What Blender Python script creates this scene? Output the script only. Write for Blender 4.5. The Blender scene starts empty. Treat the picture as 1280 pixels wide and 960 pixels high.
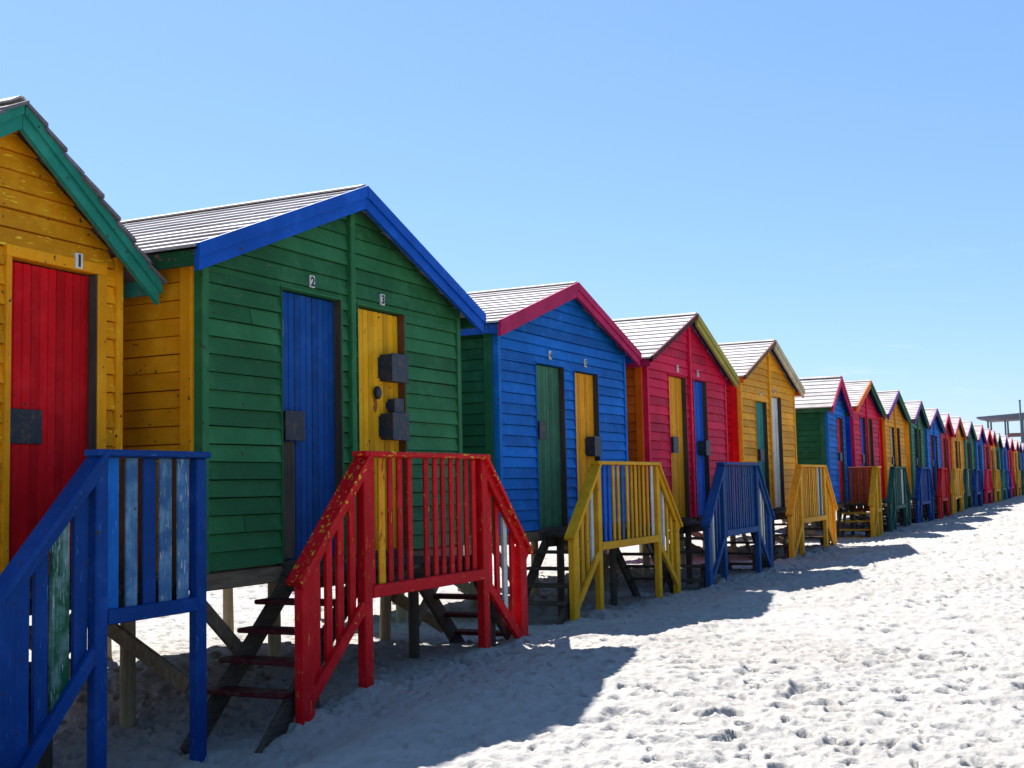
import bpy, math, random
import numpy as np
from mathutils import Matrix, Vector
random.seed(11)
rng = np.random.default_rng(5)
S = 1.25            # layout units -> metres
Z0 = -1.15          # layout height (camera eye = 0) that becomes world z = 0
scene = bpy.context.scene
COL = scene.collection

# ------------------------------------------------------------------ materials
def node(nt, t, x=0, y=0, **kw):
    n = nt.nodes.new(t); n.location = (x, y)
    for k, v in kw.items(): setattr(n, k, v)
    return n
def base_mat(name):
    m = bpy.data.materials.new(name); m.use_nodes = True
    nt = m.node_tree; b = nt.nodes['Principled BSDF']
    return m, nt, b
def mixc(nt, fac, a, b, mode='MIX'):
    n = node(nt, 'ShaderNodeMix'); n.data_type = 'RGBA'; n.blend_type = mode
    for s, v in ((0, fac), (6, a), (7, b)):
        if hasattr(v, 'links') or isinstance(v, bpy.types.NodeSocket): nt.links.new(v, n.inputs[s])
        elif isinstance(v, (tuple, list)): n.inputs[s].default_value = (*v[:3], 1)
        else: n.inputs[s].default_value = v
    return n.outputs[2]
def ramp(nt, src, p0, p1, c0=(0,0,0), c1=(1,1,1)):
    n = node(nt, 'ShaderNodeValToRGB'); nt.links.new(src, n.inputs[0])
    e = n.color_ramp.elements; e[0].position = p0; e[1].position = p1
    e[0].color = (*c0, 1); e[1].color = (*c1, 1)
    return n.outputs[0]
def coords(nt, scale, jitter=True):
    tc = node(nt, 'ShaderNodeTexCoord'); mp = node(nt, 'ShaderNodeMapping')
    mp.inputs['Scale'].default_value = scale
    src = tc.outputs['Object']
    if jitter:
        oi = node(nt, 'ShaderNodeObjectInfo'); va = node(nt, 'ShaderNodeVectorMath', operation='SCALE')
        va.inputs[0].default_value = (37.1, 91.7, 53.3); nt.links.new(oi.outputs['Random'], va.inputs['Scale'])
        ad = node(nt, 'ShaderNodeVectorMath', operation='ADD')
        nt.links.new(src, ad.inputs[0]); nt.links.new(va.outputs[0], ad.inputs[1]); src = ad.outputs[0]
    nt.links.new(src, mp.inputs['Vector'])
    return mp.outputs[0]
def noise(nt, vec, scale, detail=4, rough=.6, dist=0):
    n = node(nt, 'ShaderNodeTexNoise'); n.inputs['Scale'].default_value = scale
    n.inputs['Detail'].default_value = detail; n.inputs['Roughness'].default_value = rough
    n.inputs['Distortion'].default_value = dist
    nt.links.new(vec, n.inputs['Vector']); return n.outputs['Fac']
MATS = {}
GR = {'h': (5, .55, 14), 'v': (14, 14, .6), 's': (9, 4, 4)}
def paint(name, col, under=(.16, .11, .07), wear=.2, grain='h', fade=.0, fadecol=(.45, .5, .55), rough=.55, fine=1.0):
    """weathered oil paint on timber: brush grain, board to board variation, chips down to an undercoat"""
    key = (name, grain)
    if key in MATS: return MATS[key]
    m, nt, b = base_mat(name); L = nt.links
    g = coords(nt, GR[grain]); o = coords(nt, (1, 1, 1))
    big = noise(nt, o, 1.1, 5, .65, .4)
    med = noise(nt, o, 7, 5, .6)
    gr = noise(nt, g, 5, 6, .65, .2)
    chip = noise(nt, coords(nt, tuple(.35 * s + .65 for s in GR[grain])), 11 * fine, 6, .62, .6)
    geo = node(nt, 'ShaderNodeNewGeometry')
    c = mixc(nt, ramp(nt, big, .32, .7), tuple(v * .78 for v in col), tuple(min(1, v * 1.14) for v in col))
    isl = ramp(nt, geo.outputs['Random Per Island'], 0, 1, (.70, .70, .70), (1.14, 1.14, 1.14))
    c = mixc(nt, 1.0, c, isl, 'MULTIPLY')
    c = mixc(nt, ramp(nt, gr, .35, .62, (.16,)*3, (0, 0, 0)), c, tuple(v * .42 for v in col))
    lm = node(nt, 'ShaderNodeMath', operation='MULTIPLY'); L.new(ramp(nt, med, .46, .70, (0,)*3, (.55,)*3), lm.inputs[0]); L.new(ramp(nt, big, .35, .6), lm.inputs[1])
    c = mixc(nt, lm.outputs[0], c, tuple(min(.8, v*1.35 + .018) for v in col))
    if fade > 0:
        f = node(nt, 'ShaderNodeMath', operation='MULTIPLY'); f.inputs[1].default_value = fade
        mm = node(nt, 'ShaderNodeMath', operation='MULTIPLY')
        L.new(ramp(nt, med, .42, .66), mm.inputs[0]); L.new(ramp(nt, gr, .3, .6), mm.inputs[1])
        L.new(mm.outputs[0], f.inputs[0]); c = mixc(nt, f.outputs[0], c, fadecol)
    t = .735 - .24 * wear
    msk = ramp(nt, chip, t, t + .025)
    c = mixc(nt, msk, c, under)
    rust = ramp(nt, noise(nt, o, 23, 2, .5), .70, .73)
    c = mixc(nt, rust, c, (.05, .03, .02))
    L.new(c, b.inputs['Base Color'])
    rr = node(nt, 'ShaderNodeMapRange'); L.new(gr, rr.inputs[0]); rr.inputs[3].default_value = rough - .12; rr.inputs[4].default_value = rough + .25
    L.new(rr.outputs[0], b.inputs['Roughness'])
    b.inputs['Specular IOR Level'].default_value = .10
    hs = node(nt, 'ShaderNodeMath', operation='SUBTRACT'); L.new(gr, hs.inputs[0]); L.new(msk, hs.inputs[1])
    bp = node(nt, 'ShaderNodeBump'); bp.inputs['Strength'].default_value = .35; bp.inputs['Distance'].default_value = .006
    L.new(hs.outputs[0], bp.inputs['Height']); L.new(bp.outputs[0], b.inputs['Normal'])
    MATS[key] = m; return m
def bare_wood(name, c0, c1, grain='h'):
    key = (name, grain)
    if key in MATS: return MATS[key]
    m, nt, b = base_mat(name)
    g = coords(nt, GR[grain]); o = coords(nt, (1, 1, 1))
    gr = noise(nt, g, 4, 6, .7, .6); big = noise(nt, o, 2.2, 4)
    geo = node(nt, 'ShaderNodeNewGeometry')
    c = mixc(nt, ramp(nt, gr, .3, .7), c0, c1)
    c = mixc(nt, 1.0, c, ramp(nt, big, .3, .7, (.7,)*3, (1.15,)*3), 'MULTIPLY')
    c = mixc(nt, 1.0, c, ramp(nt, geo.outputs['Random Per Island'], 0, 1, (.75,)*3, (1.15,)*3), 'MULTIPLY')
    nt.links.new(c, b.inputs['Base Color']); b.inputs['Roughness'].default_value = .8
    b.inputs['Specular IOR Level'].default_value = .2
    bp = node(nt, 'ShaderNodeBump'); bp.inputs['Strength'].default_value = .5; bp.inputs['Distance'].default_value = .008
    nt.links.new(gr, bp.inputs['Height']); nt.links.new(bp.outputs[0], b.inputs['Normal'])
    MATS[key] = m; return m
def steel(name, col):   # painted steel with rust
    if name in MATS: return MATS[name]
    m, nt, b = base_mat(name)
    o = coords(nt, (1, 1, 1)); n = noise(nt, o, 16, 5, .65)
    c = mixc(nt, ramp(nt, n, .5, .68), col, (.10, .055, .035))
    nt.links.new(c, b.inputs['Base Color']); b.inputs['Roughness'].default_value = .5
    b.inputs['Specular IOR Level'].default_value = .2
    bp = node(nt, 'ShaderNodeBump'); bp.inputs['Strength'].default_value = .2; bp.inputs['Distance'].default_value = .003
    nt.links.new(n, bp.inputs['Height']); nt.links.new(bp.outputs[0], b.inputs['Normal'])
    MATS[name] = m; return m
def plain(name, col, rough=.6):
    if name in MATS: return MATS[name]
    m, nt, b = base_mat(name); n = noise(nt, coords(nt, (1, 1, 1)), 30, 3)
    nt.links.new(mixc(nt, ramp(nt, n, .3, .8), tuple(v * .8 for v in col), col), b.inputs['Base Color'])
    b.inputs['Roughness'].default_value = rough
    MATS[name] = m; return m

# linear paint colours
C = dict(
 yellow=(.90, .345, .006), amber=(.96, .39, .016), red=(.64, .004, .010), crimson=(.74, .010, .058),
 green=(.030, .165, .058), darkgreen=(.012, .10, .045), blue=(.003, .095, .50), midblue=(.004, .15, .54), navy=(.006, .04, .30),
 orange=(.88, .14, .003), teal=(.03, .21, .17), seagreen=(.02, .24, .17), mossgreen=(.05, .17, .09),
 white=(.66, .63, .57), olive=(.42, .36, .06), magenta=(.50, .015, .10), rust=(.42, .10, .02), brown=(.16, .07, .03),
 maroon=(.10, .006, .012), doorblue=(.003, .068, .28), lemon=(.90, .42, .006), cream=(.62, .52, .32), violet=(.16, .03, .22), slate=(.05, .10, .16), faded=(.05, .16, .34), mustard=(.80, .37, .010), dullblue=(.014, .075, .24), railgreen=(.02, .10, .07), railblue=(.003, .052, .25))
C = {n: tuple(min(.80, x*.85) for x in v) for n, v in C.items()}
def P(col, grain='h', wear=.2, under=None, **kw):
    u = under or (.13, .09, .06)
    return paint(f'{col}_paint_w{int(wear*100)}' + (('_f%d' % int(kw['fade']*100)) if 'fade' in kw else '') + ('_u' if under else ''), C[col], u, wear, grain, **kw)
WOOD = lambda g='h': bare_wood('weathered_timber', (.10, .07, .045), (.26, .20, .13), g)
DARKW = lambda g='h': bare_wood('dark_timber', (.035, .026, .02), (.10, .075, .055), g)
LOG = lambda: bare_wood('pole_timber', (.22, .16, .09), (.42, .33, .2), 'v')
ROOFM = lambda: bare_wood('grey_roof_boards', (.34, .30, .29), (.50, .46, .445), 's')
STEEL = lambda: steel('dark_painted_steel', (.018, .024, .036))
STEELG = lambda: steel('grey_painted_steel', (.022, .034, .05))

# ------------------------------------------------------------------ mesh building
class MB:
    """collects solids in layout units (x towards the beach, y along the row, z from eye height)"""
    def __init__(s, k=1.0): s.v = []; s.f = []; s.m = []; s.k = k; s.smooth = False
    def poly(s, pts, faces, mi=0):
        o = len(s.v); s.v += [tuple(p) for p in pts]
        for f in faces: s.f.append([o + i for i in f]); s.m.append(mi)
    def hexa(s, p, mi=0):   # 8 points: bottom ring, top ring
        s.poly(p, [(0,3,2,1), (4,5,6,7), (0,1,5,4), (1,2,6,5), (2,3,7,6), (3,0,4,7)], mi)
    def box(s, x0, x1, y0, y1, z0, z1, mi=0):
        s.hexa([(x0,y0,z0), (x1,y0,z0), (x1,y1,z0), (x0,y1,z0), (x0,y0,z1), (x1,y0,z1), (x1,y1,z1), (x0,y1,z1)], mi)
    def bevbox(s, x0, x1, y0, y1, z0, z1, b=.006, mi=0):   # box whose vertical and top/bottom edges are chamfered
        def ring(z, i): return [(x0+i+b,y0+i,z), (x1-i-b,y0+i,z), (x1-i,y0+i+b,z), (x1-i,y1-i-b,z), (x1-i-b,y1-i,z), (x0+i+b,y1-i,z), (x0+i,y1-i-b,z), (x0+i,y0+i+b,z)]
        pts = ring(z0, b) + ring(z0 + b, 0) + ring(z1 - b, 0) + ring(z1, b)
        fs = [tuple(reversed(range(8))), tuple(range(24, 32))]
        for r in range(3):
            for i in range(8):
                j = (i + 1) % 8; fs.append((r*8+i, r*8+j, r*8+8+j, r*8+8+i))
        s.poly(pts, fs, mi)
    def beam(s, a, b, w, h, side=(1,0,0), mi=0, flat=False):
        """bar from a to b; w across (along 'side'), h at right angles; chamfered edges"""
        a, b = Vector(a), Vector(b); d = (b - a).normalized(); sd = Vector(side)
        sd = (sd - d * sd.dot(d)).normalized(); up = d.cross(sd)
        c = min(w, h) * .12
        prof = [(-w/2+c,-h/2), (w/2-c,-h/2), (w/2,-h/2+c), (w/2,h/2-c), (w/2-c,h/2), (-w/2+c,h/2), (-w/2,h/2-c), (-w/2,-h/2+c)]
        pts = [a + sd*u + up*v for u, v in prof] + [b + sd*u + up*v for u, v in prof]
        fs = [tuple(reversed(range(8))), tuple(range(8, 16))] + [(i, (i+1) % 8, 8+(i+1) % 8, 8+i) for i in range(8)]
        s.poly(pts, fs, mi)
    def vbar(s, a, b, ztop_a, ztop_b, zb_a, zb_b, x0, x1, mi=0):
        """upright slat between y=a and y=b with sloping ends"""
        s.hexa([(x0,a,zb_a), (x1,a,zb_a), (x1,b,zb_b), (x0,b,zb_b), (x0,a,ztop_a), (x1,a,ztop_a), (x1,b,ztop_b), (x0,b,ztop_b)], mi)
    def log(s, x, y, z0, z1, r, n=14, lean=(0, 0), mi=0):
        pts = []; rings = 5
        for j in range(rings):
            t = j / (rings - 1); z = z0 + (z1 - z0) * t; rr = r * (1.06 - .1 * t) * (1 + .03 * math.sin(j * 2.3 + x * 7))
            for i in range(n):
                an = 2*math.pi*i/n; q = rr * (1 + .05 * math.sin(3*an + y * 9))
                pts.append((x + lean[0]*t + q*math.cos(an), y + lean[1]*t + q*math.sin(an), z))
        fs = [tuple(reversed(range(n))), tuple(range((rings-1)*n, rings*n))]
        for j in range(rings - 1):
            for i in range(n): fs.append((j*n+i, j*n+(i+1) % n, j*n+n+(i+1) % n, j*n+n+i))
        s.poly(pts, fs, mi)
    def build(s, name, mats, parent=None, label=None):
        me = bpy.data.meshes.new(name); k = s.k
        me.from_pydata([(k*x*S, k*y*S, (k*z - Z0)*S) for x, y, z in s.v], [], s.f)
        mats = mats if isinstance(mats, (list, tuple)) else [mats]
        for m in mats: me.materials.append(m)
        me.polygons.foreach_set('material_index', s.m)
        me.validate(); me.update()
        o = bpy.data.objects.new(name, me); COL.objects.link(o)
        if parent: o.parent = parent
        if label: o['label'] = label
        return o
def thing(name, label, cat, loc, rz=0, group=None):
    o = bpy.data.objects.new(name, None); COL.objects.link(o); o.empty_display_size = .3
    o.location = loc; o.rotation_euler = (0, 0, rz); o['label'] = label; o['category'] = cat
    if group: o['group'] = group
    return o
def text_part(body, y, z, x, h, mat, parent, k):
    cu = bpy.data.curves.new('digit', 'FONT'); cu.body = body; cu.size = 1; cu.align_x = 'CENTER'; cu.align_y = 'CENTER'; cu.extrude = .03; cu.offset = .045
    tmp = bpy.data.objects.new('digit', cu); COL.objects.link(tmp)
    dg = bpy.context.evaluated_depsgraph_get(); me = bpy.data.meshes.new_from_object(tmp.evaluated_get(dg))
    bpy.data.objects.remove(tmp); bpy.data.curves.remove(cu)
    q = h / .72
    zs = [v.co.y for v in me.vertices]; zm = (min(zs) + max(zs)) / 2
    for v in me.vertices:
        a, b, c = v.co
        v.co = (k*(x + c*q*.15)*S, k*(y + a*q)*S, (k*(z + (b - zm)*q) - Z0)*S)
    me.materials.clear(); me.materials.append(mat); me.name = 'digit'
    o = bpy.data.objects.new('digit', me); COL.objects.link(o); o.parent = parent
    return o

# ------------------------------------------------------------------ the ground
KY = [-40, 0, 4.2, 4.8, 5.3, 5.9, 8, 12, 17, 22, 30, 60, 120]
KZ = [-1.35, -1.35, -1.33, -1.29, -1.18, -1.10, -1.09, -1.11, -1.07, -1.02, -1.0, -1.03, -1.05]
def hashv(ix, iy, s):
    n = (ix.astype(np.int64) * 374761393 + iy.astype(np.int64) * 668265263 + s * 974711) & 0xffffffff
    n = ((n ^ (n >> 13)) * 1274126177) & 0xffffffff
    n = ((n ^ (n >> 16)) * 2246822519) & 0xffffffff
    return ((n ^ (n >> 15)) & 0xffffff) / float(0x1000000)
def vnoise(x, y, s):
    ix = np.floor(x); iy = np.floor(y); fx = x - ix; fy = y - iy
    fx = fx*fx*fx*(fx*(fx*6-15)+10); fy = fy*fy*fy*(fy*(fy*6-15)+10)
    a = hashv(ix, iy, s); b = hashv(ix+1, iy, s); c = hashv(ix, iy+1, s); d = hashv(ix+1, iy+1, s)
    return (a*(1-fx)+b*fx)*(1-fy) + (c*(1-fx)+d*fx)*fy - .5
def fbm(x, y, s, o=4, g=.5):
    t = 0; a = 1
    for i in range(o):
        t = t + a*vnoise(x*2**i + 13.7*i, y*2**i - 7.1*i, s+i); a *= g
    return t
def pits(x, y, cell, s, dens, depth, rad):
    """trodden hollows: one irregular pit with a raised far lip per occupied cell"""
    wx = x + .25*cell*fbm(x/cell*2.1, y/cell*2.1, s+50, 3); wy = y + .25*cell*fbm(x/cell*2.1+9, y/cell*2.1, s+60, 3)
    gx = wx/cell; gy = wy/cell; ix = np.floor(gx); iy = np.floor(gy); out = np.zeros_like(x)
    for dx in (-1, 0, 1):
        for dy in (-1, 0, 1):
            cx = ix+dx; cy = iy+dy
            px = cx + hashv(cx, cy, s+1); py = cy + hashv(cx, cy, s+2)
            an = hashv(cx, cy, s+3)*6.283; el = .55 + .5*hashv(cx, cy, s+4); r = rad*(.55 + .75*hashv(cx, cy, s+5))
            on = hashv(cx, cy, s+6) < dens; dp = depth*(.4 + .9*hashv(cx, cy, s+7))
            ux = (gx-px)*np.cos(an) + (gy-py)*np.sin(an); uy = -(gx-px)*np.sin(an) + (gy-py)*np.cos(an)
            d = np.sqrt((ux/r)**2 + (uy/(r*el))**2)
            pit = -np.clip(1 - d**4, 0, 1)
            rim = .20*np.exp(-((d-1.3)/.3)**2) * (.6 + .6*np.tanh(ux/r))
            out += np.where(on, dp*(pit + rim), 0)
    return out
POSTS = [(-3.73, 6.585 + q) for q in (-.74, .67, -1.305, 1.235)] + [(-4.056, (4.282 + q)*.955) for q in (.055, .785, -.51)] \
      + [(-3.97, (11.279 + q)*.94) for q in (-.69, .885, -1.255, 1.45)] + [(-3.80, 13.924 + q) for q in (-.72, .68, -1.285, 1.245)] + [(-3.85, 17.93 + q) for q in (-.67, .79, -1.235, 1.355)]
def ground_z(x, y):
    """metres in, metres out"""
    X = x/S; Y = y/S
    b = np.interp(Y, KY, KZ)
    u = np.clip((X + 3.6)/-.7, 0, 1)           # a little lower under and behind the huts
    b = b - .05*u*(3 - 2*u)*u*np.clip(1 - np.abs(Y - 9)/14, 0, 1)
    b = b + .10*np.exp(-((X+1.75)/.75)**2 - ((Y-20.4)/1.5)**2)   # the heap of dug sand
    b = b + .05*np.exp(-((X+3.1)/.35)**2 - ((Y-7.6)/.9)**2)
    v = np.clip((X + 3.55)/.75, 0, 1); bf = np.interp(Y, [0, 4, 5.5, 8, 12, 22, 30, 60], [-1.12, -1.08, -1.02, -1.0, -1.02, -.95, -.92, -1.0]); v = v*v*(3-2*v); b = b*(1-v) + bf*v
    for i_, (px, py) in enumerate(POSTS):       # sand drifted against the posts
        dd_ = ((X-px+.03)/.13)**2 + ((Y-py-.02)/(.15 + .03*(i_ % 3)))**2
        b = b + np.where(dd_ < 9, (.025 + .012*(i_ % 4))*np.exp(-dd_), 0)
    far = np.clip((np.hypot(x, y) - 60)/60, 0, 1)
    z = (b - Z0)*S
    z = z + (1-far)*(  .08*fbm(x*.33, y*.33, 3, 3) + .022*fbm(x*1.9, y*1.9, 9, 5, .55))
    h = np.clip(.35 + 1.6*(.5+fbm(x*.5+4, y*.5, 77, 2)), .25, 1.25)
    h = h*(.82 + 1.0*np.clip((np.hypot(x, y) - 11)/14, 0, 1))
    z = z + (1-far)*h*(pits(x, y, .62, 100, .55, .058, .14) + pits(x+3.3, y-1.2, .30, 200, .75, .040, .22) + pits(x-5.3, y-8.2, .25, 250, .75, .034, .22) + pits(x+7.1, y+2.2, .13, 300, .9, .022, .30))
    z = z + (1-far)*(.014*fbm(x*8, y*8, 31, 4, .65) + .03*np.abs(fbm(x*3.1, y*3.1, 55, 4, .6)))
    return z
def gz1(x, y): return float(ground_z(np.array([float(x)]), np.array([float(y)]))[0])

def make_sand():
    th_f = np.radians(np.linspace(-66, 14, 1050)); th_c = np.radians(np.linspace(14, 294, 112)[1:-1])
    th = np.concatenate([th_f, th_c])
    r = np.concatenate([np.linspace(.4, 3.6, 14)[:-1], 3.6*np.exp(np.linspace(0, math.log(130/3.6), 1250)), np.geomspace(140, 4000, 22)])
    R, T = np.meshgrid(r, th, indexing='ij')
    x = R*np.sin(T); y = R*np.cos(T); z = ground_z(x, y)
    nr, nt = R.shape
    co = np.stack([x, y, z], -1).reshape(-1, 3)
    cz = gz1(0, 0); co = np.vstack([co, [[0, 0, cz]]])
    i = np.arange(nr-1)[:, None]; j = np.arange(nt)[None, :]; j2 = (j+1) % nt
    q = np.stack([i*nt+j+0*j2, (i+1)*nt+j+0*j2, (i+1)*nt+j2, i*nt+j2+0*j], -1).reshape(-1, 4)[:, ::-1]
    tri = np.stack([np.full(nt, nr*nt), np.arange(nt), (np.arange(nt)+1) % nt], -1)[:, ::-1]
    me = bpy.data.meshes.new('sand')
    nl = q.size + tri.size; npoly = len(q) + len(tri)
    me.vertices.add(len(co)); me.vertices.foreach_set('co', co.ravel())
    me.loops.add(nl); me.loops.foreach_set('vertex_index', np.concatenate([q.ravel(), tri.ravel()]).astype(np.int32))
    me.polygons.add(npoly)
    me.polygons.foreach_set('loop_start', np.concatenate([np.arange(len(q))*4, q.size + np.arange(len(tri))*3]).astype(np.int32))
    me.polygons.foreach_set('use_smooth', np.ones(npoly, bool))
    me.update(); me.validate()
    m, nt_, b = base_mat('white_beach_sand')
    tc = node(nt_, 'ShaderNodeTexCoord')
    n1 = noise(nt_, tc.outputs['Object'], .5, 5); n2 = noise(nt_, tc.outputs['Object'], 9, 6, .7); n3 = noise(nt_, tc.outputs['Object'], 420, 3, .7)
    c = mixc(nt_, ramp(nt_, n1, .35, .65), (.308, .292, .272), (.360, .345, .327))
    c = mixc(nt_, ramp(nt_, n2, .42, .72, (0,0,0), (.4,.4,.4)), c, (.27, .25, .232))
    c = mixc(nt_, ramp(nt_, n3, .3, .75, (.0,)*3, (.35,)*3), c, (.17, .16, .15))
    nt_.links.new(c, b.inputs['Base Color']); b.inputs['Roughness'].default_value = .95; b.inputs['Specular IOR Level'].default_value = .15
    n4 = noise(nt_, tc.outputs['Object'], 38, 5, .65)
    bp = node(nt_, 'ShaderNodeBump'); bp.inputs['Strength'].default_value = .6; bp.inputs['Distance'].default_value = .02
    nt_.links.new(n4, bp.inputs['Height'])
    bp2 = node(nt_, 'ShaderNodeBump'); bp2.inputs['Strength'].default_value = .35; bp2.inputs['Distance'].default_value = .003
    nt_.links.new(n3, bp2.inputs['Height']); nt_.links.new(bp.outputs[0], bp2.inputs['Normal']); nt_.links.new(bp2.outputs[0], b.inputs['Normal'])
    me.materials.append(m)
    o = bpy.data.objects.new('sand', me); COL.objects.link(o); o['kind'] = 'structure'
make_sand()

# ------------------------------------------------------------------ huts
OV, SD = .14, .16       # forward and sideways roof overhang
DEPTH = 2.15
FL = -.415              # floor level
PITCH = .097            # weatherboard pitch
def cut(spans, a, b):
    out = []
    for s, e in spans:
        if b <= s or a >= e: out.append((s, e)); continue
        if a > s: out.append((s, a))
        if b < e: out.append((b, e))
    return out
def boards_wall(k, y0, y1, z0, top, doors, seed):
    """front wall: overlapping weatherboards clipped to the gable and around the door openings"""
    r = random.Random(seed); mb = MB(k); z = z0; joint = None
    while z < top(0) - .01:
        zn = z + PITCH
        levels = [z, zn] + [d[2] for d in doors if z + .004 < d[2] < zn - .004]
        levels = sorted(levels)
        for a, b in zip(levels, levels[1:]):
            if a >= top(0) - .012: continue
            spans = [(y0, y1)]
            if a == z: joint = r.uniform(y0+.25, y1-.25) if (r.random() < .4 and y1-y0 > 2) else None
            for d in doors:
                if a < d[2] - .004: spans = cut(spans, d[0], d[1])
            if joint is not None: spans = cut(spans, joint-.0018, joint+.0018)
            for s, e in spans:
                # clip to the gable slopes at bottom and top of this strip
                def clip(zz):
                    s2, e2 = s, e
                    lo, hi = top.span(zz)
                    return max(s2, lo), min(e2, hi)
                bs, be = clip(a); ts, te = clip(min(b, top(0)))
                if be - bs < .012: continue
                pk = top(0)
                if te <= ts: ts = te = max(min(0, be), bs); pk = top(ts); te += .002; ts -= .002
                dv = r.uniform(-.002, .003)
                fa = .020 + dv if a == z else .020 - .016*(a-z)/PITCH + dv
                fb = .020 - .016*(b-z)/PITCH + dv
                bb = min(b, pk); bg_ = bb - (r.uniform(.003, .007) if b == zn and te - ts > .05 else 0)
                j = r.uniform(-.002, .002)
                mb.hexa([(-.03,bs,a), (fa,bs,a+j), (fa,be,a-j), (-.03,be,a), (-.03,ts,bb), (fb,ts,bg_), (fb,te,bg_), (-.03,te,bb)])
        z = zn
    return mb
class Gable:
    def __init__(s, ap, sl, sr, drop): s.ap = ap - drop; s.sl = sl; s.sr = sr
    def __call__(s, y): return s.ap - (s.sl*-y if y < 0 else s.sr*y)
    def span(s, z): return ((z - s.ap)/s.sl, (s.ap - z)/s.sr)

def side_boards(k, y, sgn, ztop, depth, seed):
    r = random.Random(seed); mb = MB(k); z = FL
    while z < ztop - .005:
        zq = min(z + PITCH, ztop); zn = zq - r.uniform(.003, .007); f = r.uniform(-.002, .002)
        o0 = y + sgn*(.016 + f); o1 = y + sgn*.003; i0 = y - sgn*.03
        mb.hexa([(-depth, i0, z), (-.055, i0, z), (-.055, o0, z), (-depth, o0, z), (-depth, i0, zq), (-.055, i0, zq), (-.055, o1, zn), (-depth, o1, zn)] if sgn > 0 else
                [(-depth, o0, z), (-.055, o0, z), (-.055, i0, z), (-depth, i0, z), (-depth, o1, zn), (-.055, o1, zn), (-.055, i0, zq), (-depth, i0, zq)])
        z = zq
    return mb

def door_part(k, root, d, depthin, mats, seed, label=None):
    y0, y1, zt, col = d[:4]; r = random.Random(seed)
    mb = MB(k); n = max(5, int(round((y1-y0)/.062))); w = (y1-y0-.016)/n
    for i in range(n):
        a = y0 + .006 + i*w; b = a + w; f = -depthin + r.uniform(-.0015, .0015); g = .006
        zb, zz = FL + .012, zt - .012
        pts = []
        for z in (zb, zz): pts += [(f-.03, a, z), (f-.008, a, z), (f, a+g, z), (f, b-g, z), (f-.008, b, z), (f-.03, b, z)]
        mb.poly(pts, [(5,4,3,2,1,0), (6,7,8,9,10,11)] + [(i_, (i_+1) % 6, 6+(i_+1) % 6, 6+i_) for i_ in range(6)])
    return mb.build('door', mats, root, label)

def lock_box(k, door, y0, y1, z0, z1, xf, prot, bolts=True, mat=None):
    mb = MB(k); x0 = xf - .004
    mb.bevbox(x0, x0 + prot, y0, y1, z0, z1, .005)
    mb.bevbox(x0 + prot - .003, x0 + prot + .006, y0 - .006, y1 + .006, z0 - .006, z1 + .006, .003)
    mb.box(x0, x0 + .010, y0 - .025, y0 - .001, z0 + .02, z1 - .02)
    return mb.build('lock_box', mat or STEEL(), door)

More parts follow.
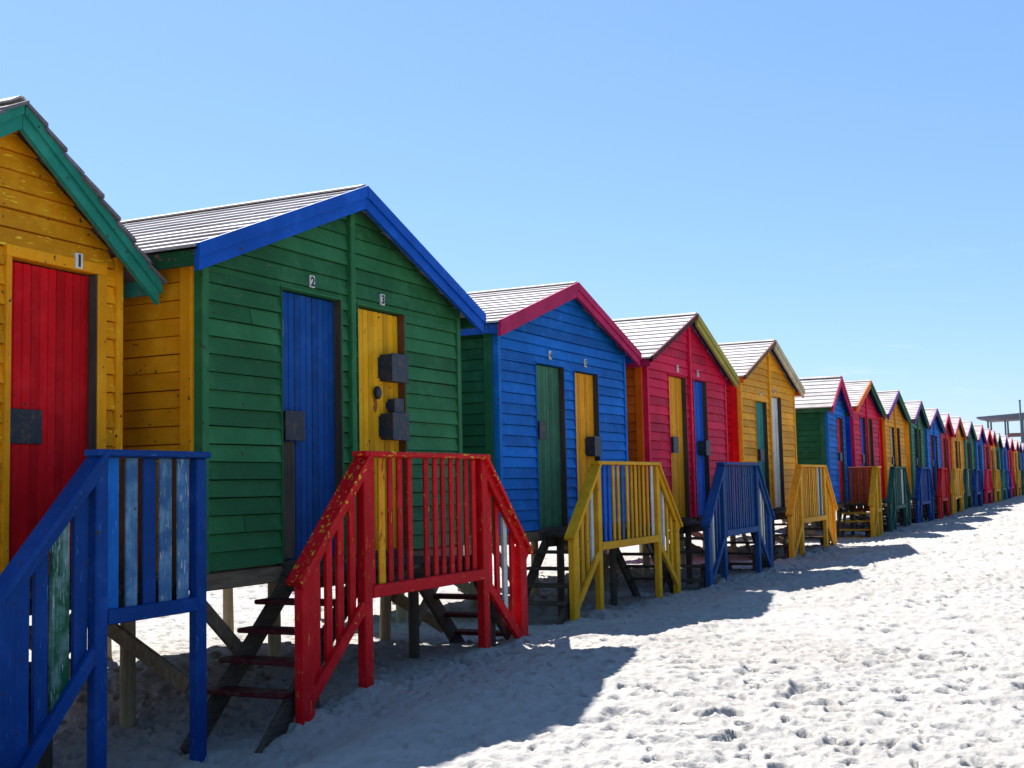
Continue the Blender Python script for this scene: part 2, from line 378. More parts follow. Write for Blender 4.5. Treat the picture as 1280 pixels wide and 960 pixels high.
def hut(name, label, D, y, w, r, ap, sl, sr, k, cols, doors, wear=.3, under=None, batten=True, num=None, seed=0, plate=None, far=False, depth=DEPTH, skirt=None, detail=()):
    wall, lside, rside, fascL, fascR, eave = cols
    slates = seed == 1
    root = thing(name, label, 'beach hut', (-D*k*S, y*k*S, 0), -math.radians(r), 'beach huts standing in a row')
    h = w/2
    gt = Gable(ap, sl, sr, .035)
    dh = .028    # door recess
    dd = [(a, b + rv, zt) for a, b, zt, c, rv in doors]
    # front wall between the corner trims
    boards_wall(k, -h + .05, h - .05, FL, gt, dd, seed).build('front_wall', P(wall, 'h', wear, under), root)
    for sg in (-1, 1):
        mb = MB(k); yo, yi = sg*h, sg*(h - .052)
        a, b = min(yo, yi), max(yo, yi)
        mb.hexa([(-.03,a,FL-.01), (.027,a,FL-.01), (.027,b,FL-.01), (-.03,b,FL-.01), (-.03,a,gt(a)), (.027,a,gt(a)), (.027,b,gt(b)), (-.03,b,gt(b))])
        mb.build('corner_trim', P(wall, 'v', wear, under), root)
    if batten:
        mb = MB(k); by = -.01
        mb.bevbox(.004, .046, by-.026, by+.026, FL, gt(by)+.01, .005); mb.build('batten', P(wall, 'v', .2), root)
    # sides and back
    zl, zr = gt(-h) - .035, gt(h) - .035
    for sg, zt_, colr in ((-1, zl, lside), (1, zr, rside)):
        sw = side_boards(k, sg*h, sg, zt_, depth, seed+sg).build('side_wall', P(colr, 'h', .18), root)
        mb = MB(k); a, b = sorted((sg*(h-.01), sg*(h+.024)))
        mb.bevbox(-.11, -.0305, a, b, FL-.01, zt_, .004); mb.build('side_trim', P(colr, 'v', .2), sw); mb = MB(k); mb.bevbox(-depth, -depth+.07, a, b, FL-.01, zt_, .004)
        mb.build('side_trim', P(colr, 'v', .2), sw)
    mb = MB(k); n = 12
    mb.poly([(-depth,-h,FL), (-depth,h,FL), (-depth,h,gt(h)), (-depth,0,gt(0)), (-depth,-h,gt(-h)), (-depth+.03,-h,FL), (-depth+.03,h,FL), (-depth+.03,h,gt(h)), (-depth+.03,0,gt(0)), (-depth+.03,-h,gt(-h))],
            [(4,3,2,1,0), (5,6,7,8,9)] + [(i, (i+1) % 5, 5+(i+1) % 5, 5+i) for i in range(5)])
    mb.build('back_wall', P(rside, 'h', .2), root)
    mb = MB(k); mb.box(-depth+.03, -.03, -h+.03, h-.03, FL-.03, FL+.005); mb.build('floor', WOOD(), root)
    # roof: stepped courses of boards on each slope
    for sg, sl_, nm in ((-1, sl, 'roof_slope'), (1, sr, 'roof_slope')):
        mb = MB(k); L = (h + SD + .02); nc = max(6, int(round(L*math.sqrt(1+sl_*sl_)/.158))); rr = random.Random(seed*3+sg)
        cosn = 1/math.sqrt(1+sl_*sl_)
        for i in range(nc):
            u0 = L*i/nc; u1 = L*(i+1)/nc + .012
            z0 = ap + .012 - sl_*u0; z1 = ap + .012 - sl_*u1
            lift, t = (.014, .017) if sg < 0 else ((.028, .020) if slates else (.012, .014))
            xf = (OV + .035 + rr.uniform(-.010, .010)) if slates else OV - .006; xb = -depth - .1
            # split the course lengthwise into boards
            cuts = [xb, xf]
            for ca, cb in zip(cuts, cuts[1:]):
                e = rr.uniform(-.003, .004)
                ya, yb = sg*u0, sg*u1
                top0, top1 = z0 + .001, z1 + lift + e*.5
                p = [(ca,ya,top0-t), (cb,ya,top0-t), (cb,yb,top1-t), (ca,yb,top1-t), (ca,ya,top0), (cb,ya,top0), (cb,yb,top1), (ca,yb,top1)]
                if sg < 0: p = [p[i_] for i_ in (1, 0, 3, 2, 5, 4, 7, 6)]
                mb.hexa([(x_+.001, y_, z_) if x_ == ca else (x_-.001, y_, z_) for x_, y_, z_ in p])
        ro = mb.build('roof_slope', bare_wood('dark_slate_boards', (.09, .08, .09), (.19, .175, .19), 's') if slates else ROOFM(), root)
        if sg < 0:
            mb = MB(k); mb.beam((-depth-.1, -.035, ap+.020), (OV-.006, -.035, ap+.020), .075, .010, (0, 1, sl)); mb.beam((-depth-.1, .035, ap+.019), (OV-.006, .035, ap+.019), .075, .010, (0, 1, -sr))
            mb.build('ridge_cap', ROOFM(), ro)
    # barge boards
    for sg, sl_, colr in ((-1, sl, fascL), (1, sr, fascR)):
        L = h + SD; hh = .04 if (sg < 0 and seed in (4, 5)) else .118
        mb = MB(k)
        za, zb = ap - .004, ap - .004 - sl_*L
        x0, x1 = OV - .028, OV
        def slab(x0, x1, dz0, dz1, ya=.002, yb=L):
            zz = lambda q: ap - .004 - sl_*q
            p = [(x0,sg*ya,zz(ya)+dz0), (x1,sg*ya,zz(ya)+dz0), (x1,sg*yb,zz(yb)+dz0), (x0,sg*yb,zz(yb)+dz0), (x0,sg*ya,zz(ya)+dz1), (x1,sg*ya,zz(ya)+dz1), (x1,sg*yb,zz(yb)+dz1), (x0,sg*yb,zz(yb)+dz1)]
            if sg < 0: p = [p[i_] for i_ in (1, 0, 3, 2, 5, 4, 7, 6)]
            mb.hexa(p)
        slab(x0, x1, -hh, -.004)
        slab(x1 - .004, x1 + .016, -.045 if hh > .1 else -.03, .012 if slates else .030, .004, L + .012)
        mb.build('barge_board', P(colr, 's', .22), root)
    for sg, sl_ in ((-1, sl), (1, sr)):
        mb = MB(k); L = h + SD - .06; zz = lambda q_: ap - .024 - sl_*q_
        p = [(.028,sg*.004,zz(0)-.012), (OV-.030,sg*.004,zz(0)-.012), (OV-.030,sg*L,zz(L)-.012), (.028,sg*L,zz(L)-.012), (.028,sg*.004,zz(0)), (OV-.030,sg*.004,zz(0)), (OV-.030,sg*L,zz(L)), (.028,sg*L,zz(L))]
        if sg < 0: p = [p[i_] for i_ in (1, 0, 3, 2, 5, 4, 7, 6)]
        mb.hexa(p); mb.build('soffit', P('rust' if seed < 3 else 'navy', 's', .4), root)
    # eave boards
    for sg, sl_ in ((-1, sl), (1, sr)):
        mb = MB(k); yo = sg*(h + SD - .03); zt_ = ap - sl_*(h+SD-.03)
        a, b = sorted((yo, yo - sg*.022)); mb.box(-depth-.08, OV-.034, a, b, zt_-.095, zt_-.012)
        mb.build('eave_board', P(eave, 'h', .55, (.28, .09, .06)), root)
    # doors with recess linings, boxes and numbers
    for di, (a, b, zt, c, rv) in enumerate(doors):
        dm = (a, b + rv, zt, c)
        mb = MB(k)
        ft = .07 if di == 0 and not batten and w < 1.72 else .010
        mb.box(-dh-.03, .0255, a-ft*.5, a, FL, zt); mb.box(-dh-.03, .0255, b+rv, b+rv+ft, FL, zt); mb.box(-dh-.03, .0258, a-ft*.5, b+rv+ft, zt+.001, zt+.001+ft*.8)
        fr = mb.build('door_frame', P(wall, 'v', .35), root)
        mb = MB(k); mb.box(-.04, .03, a, b+rv, FL-.03, FL+.01); mb.build('sill', DARKW(), fr)
        mb = MB(k); mb.box(-dh-.003, .0235, b+rv-.010, b+rv-.001, FL+.011, zt-.002)
        mb.build('door_jamb', P('brown', 'v', .5, (.25, .16, .012)) if seed == 2 and di == 1 else DARKW('v'), fr)
        do = door_part(k, root, (a, b, zt, c), dh, P(c, 'v', .16), seed*7+di)
        for bx in [q for q in detail if q[0] == di]:
            if bx[1] == 'box': lock_box(k, do, bx[2], bx[3], bx[4], bx[5], -dh, bx[6], mat=STEELG() if len(bx) > 7 else STEEL())
            if bx[1] == 'padlock':
                mb = MB(k); yy, zz = bx[2], bx[3]
                for q in range(1):
                    pts = []; n = 12
                    for xx, rr in ((-dh+.004, .03), (-dh+.012, .038), (-dh+.03, .038), (-dh+.038, .028)):
                        for i in range(n): pts.append((xx, yy + rr*.85*math.cos(2*math.pi*i/n), zz + rr*1.15*math.sin(2*math.pi*i/n)))
                    mb.poly(pts, [tuple(reversed(range(n))), tuple(range(3*n, 4*n))] + [(j*n+i, j*n+(i+1) % n, j*n+n+(i+1) % n, j*n+n+i) for j in range(3) for i in range(n)])
                mb.build('padlock', STEEL(), do)
            if bx[1] == 'mark':     # rust run or scraped patch with its own outline
                mb = MB(k); a_, b_, c_, d_ = bx[2:6]; xx = -dh + .0025
                ol = [(a_, d_), (a_+(b_-a_)*.3, d_-(d_-c_)*.35), (a_+(b_-a_)*.1, c_+(d_-c_)*.3), (a_+(b_-a_)*.45, c_), (b_-(b_-a_)*.15, c_+(d_-c_)*.25), (b_, c_+(d_-c_)*.6), (b_-(b_-a_)*.2, d_)]
                mb.poly([(xx-.004, *q_) for q_ in ol] + [(xx, *q_) for q_ in ol], [tuple(range(7)), tuple(reversed(range(7, 14)))] + [(i_, i_+7, (i_+1) % 7 + 7, (i_+1) % 7) for i_ in range(7)])
                mb.build(bx[6], P(bx[7], 'v', .5), do)
            if bx[1] == 'plank':
                mb = MB(k); mb.bevbox(-dh-.002, -dh+.018, bx[2], bx[3], bx[4], bx[5], .003); mb.build('cover_plate', STEEL() if len(bx) > 6 else DARKW('v'), do)
        if num and num[di]:
            nd, ny, nz, nh, pl = num[di]
            mb = MB(k); mb.bevbox(.016, .030, ny - nh*.42, ny + nh*.42, nz - nh*.66, nz + nh*.66, .002)
            po = mb.build('number_plate', plain('white_number_plate', (.68, .67, .62)), root)
            text_part(nd, ny, nz, .0312, nh, plain('black_digit_paint', (.012, .012, .014)), po, k)
    # under the floor: beams, log posts and braces
    mb = MB(k); mb.bevbox(-.06, .012, -h, h, FL-.105, FL-.012, .006); mb.build('floor_beam', WOOD(), root); mb = MB(k); mb.bevbox(-depth, -depth+.06, -h, h, FL-.105, FL-.032, .006)
    mb.build('floor_beam', WOOD(), root)
    for q in (-h+.05, 0, h-.05):
        mb = MB(k); mb.bevbox(-depth+.07, -.07, q-.03, q+.03, FL-.10, FL-.034, .005); mb.build('floor_joist', WOOD('s'), root)
    for px in (-1.1 if seed == 3 else -.60, -depth+.1):
        for py in (-h+.12, 0, h-.12):
            mb = MB(k); mb.log(px, py, -1.45, FL-.104, .042, lean=(random.uniform(-.015, .015), random.uniform(-.02, .02))); mb.build('post', LOG(), root)
    for sg in (-1, 1):
        mb = MB(k); yy = sg*(h-.06)
        mb.beam((-1.05, yy, FL-.12), (-.12, yy, -1.02), .03, .085, (0, 1, 0)); mb.build('brace', WOOD('s'), root)
        mb = MB(k); mb.beam((-.09, sg*(h-.05), FL-.12), (-.09, sg*(h-.56), -.98), .03, .075, (1, 0, 0)); mb.build('brace', WOOD('s'), root)
    return root

# ------------------------------------------------------------------ porch steps
def porch(label, D, y, r, k, pl, pr, left, right, col, odd=None, pd=.58, wear=.25, under=None, end_rail=None, nsl=None, bare_bottom=None, sw=.042, panel=None, gap=None, top_z=.195, fade=.0, seed=0, tread=None, lower=(-.64, -1.075), wide=(), cap=None, skip=()):
    rnd = random.Random(seed)
    odd = odd or {}
    root = thing('porch_steps', label, 'porch steps', (-D*k*S, y*k*S, 0), -math.radians(r), 'porch steps in front of the huts')
    kw = {'fade': fade} if fade else {}
    mv = P(col, 'v', wear, under, **kw); mh = P(col, 'h', wear, under, **kw); ms = P(col, 's', wear, under, **kw)
    mc = P(cap[0], 'h', cap[1], cap[2]) if cap else mh
    mcs = P(cap[0], 's', cap[1], cap[2]) if cap else ms
    wood = DARKW(); deck = -.455; drop = .66; pw = .082; pt = .055
    xo = pd
    # deck
    mb = MB(k); n = 5
    for i in range(n):
        a = .03 + (pd-.06)*i/n; mb.bevbox(a, a+(pd-.06)/n-.008, pl-.03, pr+.03, deck-.03, deck + rnd.uniform(-.002, .002), .004)
    mb.build('deck', wood, root)
    mb = MB(k); mb.bevbox(.06, .10, pl, pr, deck-.12, deck-.031, .005); mb.build('deck_bearer', wood, root); mb = MB(k); mb.bevbox(pd-.12, pd-.08, pl, pr, deck-.12, deck-.031, .005)
    mb.build('deck_bearer', wood, root)
    # front posts
    for yy in (pl, pr):
        mb = MB(k); mb.bevbox(xo-pt/2, xo+pt/2, yy-pw/2, yy+pw/2, -1.48, top_z-.016, .006); mb.build('rail_post', mv, root)
    mb = MB(k); mb.bevbox(xo-.045, xo+.05, pl-pw/2-.01, pr+pw/2+.01, top_z-.015, top_z+.018, .006); mb.build('handrail', mc, root)
    mb = MB(k); mb.bevbox(xo-.005, xo+.034, pl+pw/2, pr-pw/2, -.605, -.535, .005); mb.build('bottom_rail', mh, root)
    n = nsl or max(4, int(round((pr-pl-pw)/.098))); mb = MB(k); step = (pr-pl-pw)/n
    for i in range(n):
        if i in skip: continue
        a = pl + pw/2 + step*(i+.5) + rnd.uniform(-.006, .006); ww = sw*rnd.uniform(.9, 1.1); jx = rnd.uniform(-.004, .004)
        zb = -.54 + rnd.uniform(-.006, .002)
        if i in odd:
            o2 = MB(k); o2.bevbox(xo-.02+jx, xo-.0055+jx, a-ww/2*1.15, a+ww/2*1.15, -.60, top_z-.017, .004)
            c = odd[i]; o2.build('slat', P(c[0], 'v', c[1], c[2], **(c[4] if len(c) > 4 else {})) if isinstance(c, tuple) else P(c, 'v', .35), root, c[3] if isinstance(c, tuple) and len(c) > 3 else f'{c if isinstance(c, str) else c[0]} slat')
        else: mb.bevbox(xo-.02+jx, xo-.0055+jx, a-ww/2, a+ww/2, -.60, top_z-.017, .004)
    mb.build('slat_panel', mv, root)
    # flights
    for sg, on, y0 in ((-1, left, pl), (1, right, pr)):
        if not on:
            if end_rail and sg == 1:
                ec, enp = end_rail
                mb = MB(k); mb.bevbox(.03, xo-.05, y0-.02, y0+.05, top_z-.015, top_z+.016, .006); mb.build('handrail', P(ec, 's', .3), root)
                mb = MB(k); mb.bevbox(.03, xo-.05, y0-.0, y0+.03, -.6, -.54, .004); mb.build('bottom_rail', P(ec, 's', .3), root)
                mb = MB(k)
                for i in range(enp):
                    a = .05 + (xo-.11)*(i+.5)/enp; mb.bevbox(a-.024, a+.024, y0-.012, y0+.005, -.6, top_z-.017, .004)
                mb.build('slat_panel', P(ec, 'v', .35), root)
            continue
        L = lambda q: y0 + sg*q
        zs = lambda q: top_z - .0 - 1.0*(q)        # top of the sloping handrail
        # sloping handrail: flat cap and the rail under it
        mb = MB(k); a = (xo, L(.0), zs(0)+.0); b = (xo, L(drop), zs(drop))
        mb.beam((xo+.005, L(-.01), zs(0)+.004), (xo+.005, L(drop), zs(drop)-.006), .10, .03, (1, 0, 0)); mb.build('handrail', mcs, root)
        mb = MB(k); mb.beam((xo+.014, L(.03), zs(.03)-.055), (xo+.014, L(drop-.03), zs(drop-.03)-.055), .03, .07, (1, 0, 0)); mb.build('sloping_rail', ms, root)
        yy = L(.565); mb = MB(k); mb.bevbox(xo-pt/2-.002, xo+pt/2-.002, yy-pw/2-.012, yy+pw/2+.012, -1.48, zs(.565)-.045, .006)
        mb.build('rail_post', mv, root)
        if not (bare_bottom and sg in bare_bottom):
            mb = MB(k); mb.beam((xo+.012, L(.035), lower[0]), (xo+.012, L(.545), lower[1]), .03, .065, (1, 0, 0)); mb.build('sloping_rail', ms, root)
        mb = MB(k); ns = 4
        for i in range(ns):
            q = .04 + .46*(i+.6)/ns + rnd.uniform(-.006, .006); ww = sw*rnd.uniform(.95, 1.1)*(1.35 if (sg, i) in wide else 1)
            qa, qb = (q-ww/2, q+ww/2) if sg > 0 else (q+ww/2, q-ww/2)
            zl = lambda q_: lower[0] - .02 + (lower[1]-lower[0])/.51*(q_-.035)
            args = (L(qa), L(qb), zs(qa)-.03, zs(qb)-.03, zl(qa), zl(qb), xo-.022, xo-.004)
            key = ('L' if sg < 0 else 'R', i)
            if key in odd:
                c = odd[key]; o2 = MB(k); o2.vbar(*args); o2.build('slat', P(c[0], 'v', c[1], c[2], **(c[4] if len(c) > 4 else {})) if isinstance(c, tuple) else P(c, 'v', .35), root, c[3] if isinstance(c, tuple) and len(c) > 3 else f'{c if isinstance(c, str) else c[0]} slat')
            else: mb.vbar(*args)
        mb.build('slat_panel', mv, root)
        # stringers and treads
        for xs in (.045, pd-.075):
            mb = MB(k); mb.beam((xs, L(-.06), deck-.03), (xs, L(.84), deck-.03-.90*.93), .034, .11, (1, 0, 0)); mb.build('stringer', wood, root)
        for i in range(4):
            q = .09 + .15*i; zt = deck - .145 - .14*i
            a, b = sorted((L(q), L(q+.15))); mb = MB(k)
            mb.bevbox(.0, pd-.05, a, b, zt-.026, zt, .005); mb.build('tread', P(tread[0], 'h', tread[1], (.05, .04, .03)) if tread else DARKW(), root)
        mb = MB(k); mb.log(.13, L(-.14), -1.48, deck-.03, .036); mb.build('support_post', DARKW('v'), root)
        mb = MB(k); mb.bevbox(pd-.16, pd-.10, L(.33)-.035, L(.33)+.035, -1.48, deck-.42, .005); mb.build('support_post', DARKW('v'), root)
    return root

# ------------------------------------------------------------------ the row
HB = [  # distance, position, width, turn, apex, eave
(4.827,4.282,1.689,-1.91,1.92,1.349),(4.308,6.585,2.876,0.51,1.91,1.273),(4.804,11.279,3.09,0.99,1.994,1.429),(4.383,13.924,2.954,0.51,1.958,1.315),
(4.428,17.929,2.957,1.28,2.036,1.408),(4.277,22.118,1.76,-1.43,1.79,1.219),(4.289,25.288,2.952,-.07,1.93,1.348),(4.275,28.937,2.949,.05,1.943,1.361),
(4.28,32.594,2.944,-1.46,1.905,1.381),(4.331,36.243,2.95,.15,1.887,1.355),(4.407,39.889,2.947,-1.21,1.907,1.339),(4.444,43.531,2.95,.01,1.953,1.353),
(4.409,47.185,2.95,.24,1.938,1.378),(4.382,50.841,2.95,0,1.94,1.349),(4.408,54.495,2.95,0,1.908,1.349),(4.48,58.14,2.95,0,1.947,1.349),
(4.541,61.79,2.95,0,1.947,1.349),(4.482,65.447,2.95,0,1.931,1.349),(4.462,69.101,2.95,0,1.915,1.349),(4.431,72.758,2.95,0,1.871,1.349),
(4.498,76.408,2.95,0,1.871,1.349),(4.5,80.06,2.95,0,1.87,1.349),(4.5,83.7,2.95,0,1.87,1.349)]
KS = {0: .955, 2: .94}
def par(i):
    D, y, w, r, ap, ev = HB[i]; s = (ap-ev)/(w/2+SD); return dict(D=D, y=y, w=w, r=r, ap=ap, sl=s, sr=s, k=KS.get(i, 1.0), seed=i+1)
p = par(0); p['sl'] = .60; p['sr'] = .74; p['wear'] = .52; p['under'] = (.80, .55, .03)
hut('beach_hut', 'narrow yellow beach hut with a teal edged roof and a red door numbered 1', **p,
    cols=('yellow', 'yellow', 'yellow', 'seagreen', 'seagreen', 'teal'), doors=[(.055, .650, 1.184, 'red', 0)], batten=False,
    num=[('1', .508, 1.233, .062, True)], detail=[(0, 'plank', .062, .30, .262, .436, 1)])
p = par(1)
hut('beach_hut', 'green beach hut with blue roof edge, blue door 2 and yellow door 3', **p,
    cols=('green', 'yellow', 'green', 'blue', 'blue', 'darkgreen'), doors=[(-.734, -.12, 1.192, 'doorblue', 0), (.068, .646, 1.188, 'lemon', 0)],
    num=[('2', -.434, 1.266, .056, False), ('3', .362, 1.256, .056, False)],
    detail=[(0, 'box', -.70, -.52, .30, .465, .05), (0, 'plank', -.728, -.575, FL+.02, .29),
            (1, 'box', .40, .60, .715, .895, .10, 1), (1, 'box', .49, .60, .515, .60, .06, 1), (1, 'box', .40, .60, .325, .50, .10, 1), (1, 'padlock', .34, .635), (1, 'mark', .315, .365, .50, .60, 'rust_stain', 'rust'), (0, 'mark', -.668, -.650, .895, 1.01, 'paint_scrape', 'faded'), (0, 'mark', -.70, -.685, .49, .515, 'paint_scrape', 'white')])
p = par(2)
hut('beach_hut', 'blue beach hut with crimson roof edge, green door 4 and yellow door 5', **p,
    cols=('midblue', 'darkgreen', 'midblue', 'magenta', 'magenta', 'blue'), doors=[(-.766, -.126, 1.160, 'mossgreen', 0), (.135, .74, 1.152, 'yellow', 0)], batten=False,
    num=[('4', -.44, 1.255, .062, False), ('5', .42, 1.245, .062, False)],
    detail=[(0, 'box', -.73, -.60, .44, .60, .06), (1, 'box', .50, .66, .29, .49, .10, 1)])
p = par(3)
hut('beach_hut', 'crimson beach hut with olive roof edge, yellow door 6 and blue door 7', **p,
    cols=('crimson', 'orange', 'crimson', 'maroon', 'olive', 'magenta'), doors=[(-.767, -.16, 1.215, 'yellow', 0), (.127, .64, 1.222, 'blue', 0)],
    num=[('6', -.44, 1.30, .06, False), ('7', .32, 1.30, .06, False)],
    detail=[(0, 'box', -.72, -.55, .335, .51, .07, 1), (1, 'box', .40, .56, .32, .49, .10, 1)])
p = par(4)
hut('beach_hut', 'amber beach hut with a teal door, a white door and a pale roof edge', **p,
    cols=('amber', 'red', 'amber', 'brown', 'cream', 'orange'), doors=[(-.772, -.19, 1.135, 'teal', 0), (.047, .634, 1.25, 'white', 0)],
    num=[('8', -.46, 1.25, .06, False), ('9', .28, 1.33, .06, False)],
    detail=[(0, 'box', -.70, -.52, .285, .44, .08, 1)])
p = par(5)
hut('beach_hut', 'narrow blue beach hut with magenta roof edge, single red door and green side', **p,
    cols=('midblue', 'darkgreen', 'midblue', 'magenta', 'magenta', 'darkgreen'), doors=[(.02, .64, 1.095, 'red', 0)], batten=False,
    detail=[(0, 'box', .12, .30, .32, .46, .07, 1)])
FARC = [  # wall, left side, barge left, barge right, doors
 ('crimson', 'navy', 'orange', 'darkgreen', ('blue', 'brown')), ('yellow', 'red', 'violet', 'green', ('cream', 'rust')), ('mossgreen', 'yellow', 'violet', 'darkgreen', ('navy', 'brown')),
 ('midblue', 'green', 'violet', 'slate', ('magenta', 'darkgreen')), ('red', 'blue', 'magenta', 'crimson', ('yellow', 'blue')), ('amber', 'red', 'magenta', 'rust', ('brown', 'brown')),
 ('mossgreen', 'amber', 'violet', 'green', ('darkgreen', 'navy')), ('midblue', 'green', 'magenta', 'violet', ('navy', 'red')), ('red', 'navy', 'red', 'crimson', ('yellow', 'blue')),
 ('yellow', 'red', 'magenta', 'rust', ('white', 'green')), ('mossgreen', 'yellow', 'slate', 'darkgreen', ('red', 'navy')), ('midblue', 'green', 'violet', 'violet', ('navy', 'white')),
 ('crimson', 'blue', 'red', 'magenta', ('blue', 'yellow')), ('amber', 'red', 'rust', 'violet', ('green', 'brown')), ('mossgreen', 'amber', 'violet', 'slate', ('navy', 'white')),
 ('midblue', 'green', 'violet', 'violet', ('red', 'green')), ('red', 'blue', 'crimson', 'red', ('yellow', 'blue'))]
WORD = {'crimson': 'red', 'yellow': 'yellow', 'amber': 'yellow', 'mossgreen': 'green', 'midblue': 'blue', 'red': 'red'}
ORD = ['first', 'second', 'third', 'fourth', 'fifth', 'sixth', 'seventh', 'eighth']
cnt = {'yellow': 2, 'green': 1, 'blue': 2, 'red': 1}
FAR_LAB = []
for j, (wl, ls, bl, br, dc) in enumerate(FARC):
    i = 6 + j; wd = WORD[wl]; cnt[wd] += 1
    lab = f'small {wd} beach hut down the row, {ORD[cnt[wd]-1]} {wd} hut from the near end'
    FAR_LAB.append((wd, ORD[cnt[wd]-1]))
    rr = random.Random(i); a = rr.uniform(-.03, .03)
    dts = 1.17 + rr.uniform(-.05, .05)
    hb = hut('beach_hut', lab, **par(i), cols=(wl, ls, wl, bl, br, wl), doors=[(-.75+a, -.17+a, dts, dc[0], 0), (.07+a, .63+a, dts, dc[1], 0)], far=True,
        detail=[(0, 'box', -.70, -.54, .3, .46, .07, 1)] if j < 4 else ())
    hb.rotation_euler.x = rr.uniform(-.007, .007); hb.rotation_euler.y = rr.uniform(-.005, .005)

# ------------------------------------------------------------------ porch steps, near to far
YEL_U = (.62, .42, .012)
q = lambda i: dict(D=HB[i][0], y=HB[i][1], r=HB[i][3], k=KS.get(i, 1.0), seed=i+40)
porch('blue railed porch steps with faded slats in front of the door numbered 1', **q(0), pl=.055, pr=.785, left=True, right=False, col='railblue', wear=.38, under=(.05, .14, .34),
      nsl=5, sw=.078, lower=(-.72, -1.27), wide=((-1, 1),), end_rail=('brown', 7),
      odd={0: ('midblue', .4, (.05, .25, .45), 'bright blue slat'), 1: ('faded', .35, (.35, .42, .46), 'pale blue slat', dict(fade=.7, fadecol=(.20, .36, .45))), 2: ('railblue', .2, None, 'dark blue slat'), 3: ('faded', .5, (.42, .40, .36), 'slat worn to grey', dict(fade=.7, fadecol=(.20, .36, .45))), 4: ('faded', .6, (.45, .5, .52), 'slat worn to pale grey blue', dict(fade=.7, fadecol=(.20, .36, .45))),
           ('L', 1): ('darkgreen', .5, (.35, .45, .45), 'green slat with peeling paint', dict(fade=.8, fadecol=(.25, .36, .36)))})
porch('red railed porch steps with chipped yellow undercoat in front of the green hut', **q(1), pl=-.74, pr=.67, left=True, right=True, col='red', wear=.36, under=YEL_U,
      nsl=13, sw=.055, skip=(5,), cap=('red', .60, YEL_U), tread=('maroon', .85), odd={1: ('yellow', .62, (.3, .01, .01), 'slat with bare yellow paint'), ('R', 2): ('white', .3, (.3, .28, .25), 'white slat')})
porch('yellow railed porch steps with some blue and white slats before doors 4 and 5', **q(2), pl=-.69, pr=.885, left=True, right=True, col='mustard', wear=.2,
      nsl=13, sw=.055, odd={1: ('blue', .3, None, 'blue slat'), 2: ('blue', .3, None, 'blue slat'), 5: ('slate', .3, None, 'grey blue slat'), 12: ('white', .25, None, 'white slat'),
      ('L', 0): ('white', .3, None, 'white slat'), ('R', 1): ('white', .3, None, 'white slat')})
porch('dark blue railed porch steps in front of the crimson hut with doors 6 and 7', **q(3), pl=-.72, pr=.68, left=True, right=True, col='dullblue', wear=.25,
      nsl=15, sw=.05, odd={('L', 2): ('white', .3, None, 'white slat'), ('R', 1): ('white', .3, None, 'white slat'), ('R', 2): ('cream', .3, None, 'cream slat')})
porch('orange yellow railed porch steps with pale end slats before the amber hut', **q(4), pl=-.67, pr=.79, left=True, right=True, col='amber', wear=.25,
      nsl=13, sw=.055, odd={10: ('white', .3, None, 'pale slat'), 11: ('slate', .3, None, 'grey blue slat'), 12: ('cream', .3, None, 'cream slat')})
porch('yellow porch steps with a brown slatted end rail, leading up to the narrow blue hut', **q(5), pl=.42, pr=.88, left=True, right=False, col='mustard', wear=.25,
      nsl=5, sw=.055, end_rail=('rust', 8), tread=('mustard', .7), odd={1: ('cream', .3, None, 'cream slat'), 2: ('white', .3, None, 'pale slat')})
FR = [('railgreen', {10: 'white', 11: 'white'}), ('railblue', {12: 'white'}), ('red', {}), ('amber', {11: 'cream'}), ('railgreen', {10: 'white', 11: 'white'}), ('railblue', {}), ('crimson', {}), ('mustard', {}),
      ('teal', {}), ('navy', {9: 'white'}), ('crimson', {}), ('mustard', {10: 'white'}), ('railgreen', {}), ('railblue', {}), ('red', {}), ('amber', {}), ('railgreen', {})]
RW = {'railgreen': 'dark green', 'railblue': 'blue', 'red': 'red', 'amber': 'yellow', 'crimson': 'red', 'mustard': 'ochre', 'teal': 'teal', 'navy': 'dark blue'}
for j, (c, od) in enumerate(FR):
    wd, od_ = FAR_LAB[j]
    porch(f'{RW[c]} slatted porch steps standing before the {od_} {wd} hut of the row', **q(6+j), pl=-.71, pr=.7, left=True, right=True, col=c, wear=.25, nsl=12, sw=.055,
          odd={a: (b, .3, None, f'{b} slat') for a, b in od.items()})

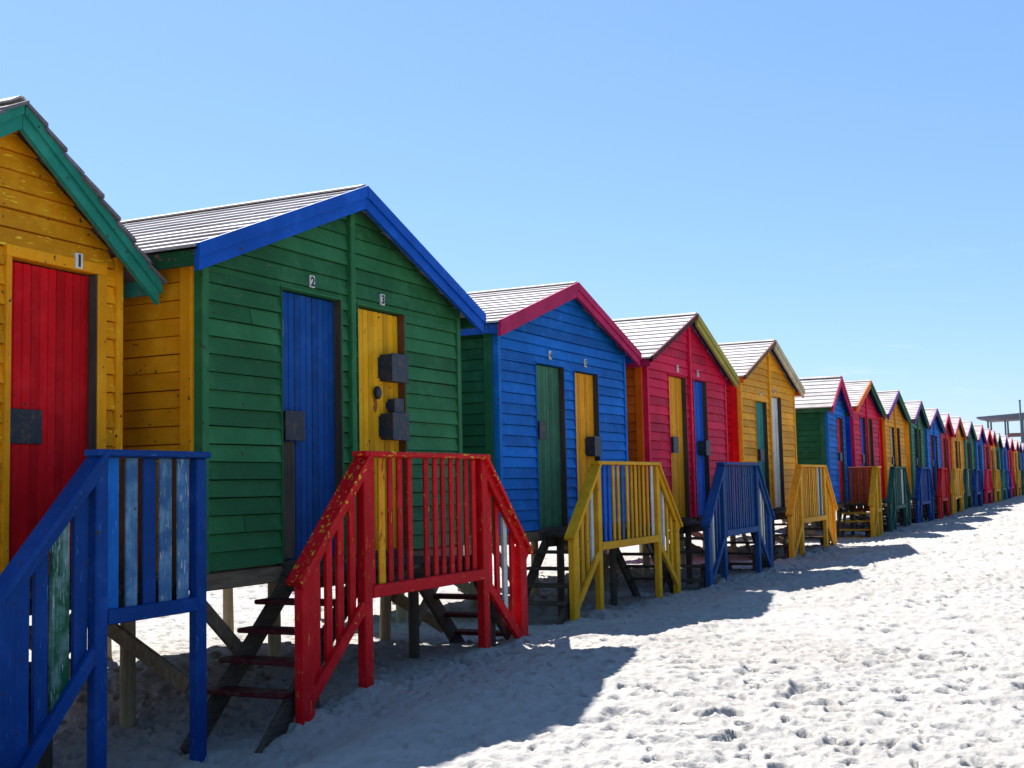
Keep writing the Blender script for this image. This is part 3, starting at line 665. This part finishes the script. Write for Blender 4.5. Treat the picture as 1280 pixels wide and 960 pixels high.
# ------------------------------------------------------------------ beach pavilion at the far end
def pavilion():
    t = thing('lookout_pavilion', 'open beach pavilion with a flat grey roof on posts beyond the far huts', 'pavilion', (0, 0, 0))
    y0, y1 = 94.2, 97.0
    mb = MB(); mb.hexa([(-8.15,y0-.5,4.08), (-2.8,y0-.5,4.2), (-2.8,y1+.5,4.2), (-8.15,y1+.5,4.08), (-8.15,y0-.5,4.2), (-2.8,y0-.5,4.5), (-2.8,y1+.5,4.5), (-8.15,y1+.5,4.2)])
    mb.hexa([(-7.5,y0,3.9), (-3.0,y0,3.98), (-3.0,y1,3.98), (-7.5,y1,3.9), (-8.0,y0-.3,4.08), (-2.9,y0-.3,4.19), (-2.9,y1+.3,4.19), (-8.0,y1+.3,4.08)])
    mb.build('roof', plain('grey_roof_sheet', (.13, .13, .18)), t)
    for xx in (-7.45, -6.3, -5.15, -4.0):
        for yy in (y0+.1, y1-.1):
            mb = MB(); mb.bevbox(xx-.06, xx+.06, yy-.06, yy+.06, -1.5, 3.93, .02); mb.build('post', plain('blue_grey_post', (.08, .12, .16)), t)
    mb = MB(); mb.box(-6.2, -3.0, y0+.02, y0+.12, 2.7, 2.98); mb.box(-7.4, -3.0, y0+.2, y1, 1.9, 2.1); mb.build('balustrade', plain('red_brown_boarding', (.20, .09, .08)), t)
    f = thing('flagpole', 'thin dark pole rising past the roof of the far pavilion', 'pole', (-5.2*S, 93.2*S, 0))
    mb = MB(); mb.log(0, 0, -1.5, 5.15, .06); mb.build('pole_shaft', plain('blue_grey_post', (.08, .12, .16)), f)
    mb = MB(); mb.log(0, 0, 5.15, 5.25, .08); mb.build('pole_cap', plain('blue_grey_post', (.08, .12, .16)), f)
pavilion()

# ------------------------------------------------------------------ light, sky, camera
SUN = Vector((-.69, .52, 1.0)).normalized()
el = math.asin(SUN.z); az = math.atan2(SUN.x, SUN.y)
w = bpy.data.worlds.new('World'); scene.world = w; w.use_nodes = True
nt = w.node_tree; bg = nt.nodes['Background']
sky = node(nt, 'ShaderNodeTexSky'); sky.sky_type = 'NISHITA'; sky.sun_disc = False
sky.sun_elevation = el; sky.sun_rotation = az; sky.altitude = 0; sky.air_density = 1.0; sky.dust_density = .25; sky.ozone_density = 4.0
veil = mixc(nt, .38, sky.outputs[0], (1.9, 4.15, 8.2))
tc = node(nt, 'ShaderNodeTexCoord'); mp = node(nt, 'ShaderNodeMapping'); mp.inputs['Scale'].default_value = (5, 5, 26)
nt.links.new(tc.outputs['Generated'], mp.inputs['Vector'])
cl = ramp(nt, noise(nt, mp.outputs[0], 2.2, 7, .62, .5), .60, .78, (0,)*3, (.32,)*3)
sx = node(nt, 'ShaderNodeSeparateXYZ'); nt.links.new(tc.outputs['Generated'], sx.inputs[0])
band = ramp(nt, sx.outputs['Z'], .03, .22, (1,)*3, (0,)*3)
fm = node(nt, 'ShaderNodeMath', operation='MULTIPLY'); nt.links.new(cl, fm.inputs[0]); nt.links.new(band, fm.inputs[1])
veil = mixc(nt, fm.outputs[0], veil, (7.0, 7.4, 7.8))
nt.links.new(veil, bg.inputs['Color']); bg.inputs['Strength'].default_value = .052
ld = bpy.data.lights.new('sun', 'SUN'); ld.energy = 5.0; ld.angle = math.radians(.5); ld.color = (1, .96, .9)
lo = bpy.data.objects.new('sun', ld); COL.objects.link(lo); lo.rotation_euler = (-SUN).to_track_quat('-Z', 'Y').to_euler()

f, pitch, roll, yaw = 1536.37, math.radians(4.743), math.radians(1.252), math.radians(25.649)
fw = Vector((-math.sin(yaw), math.cos(yaw), 0)); rt = Vector((math.cos(yaw), math.sin(yaw), 0)); up = Vector((0, 0, 1))
d = math.cos(pitch)*fw + math.sin(pitch)*up; u = -math.sin(pitch)*fw + math.cos(pitch)*up
R_ = math.cos(roll)*rt - math.sin(roll)*u; U_ = math.sin(roll)*rt + math.cos(roll)*u
cd = bpy.data.cameras.new('camera'); cam = bpy.data.objects.new('camera', cd); COL.objects.link(cam)
M = Matrix.Identity(4)
for i in range(3): M[i][0] = R_[i]; M[i][1] = U_[i]; M[i][2] = -d[i]
M[2][3] = -Z0*S
cam.matrix_world = M
cd.sensor_width = 36; cd.lens = f*36/1280; cd.clip_end = 6000; cd.clip_start = .05
scene.camera = cam
vs = scene.view_settings; vs.view_transform = 'Standard'; vs.look = 'None'; vs.gamma = 1; vs.exposure = 1.5
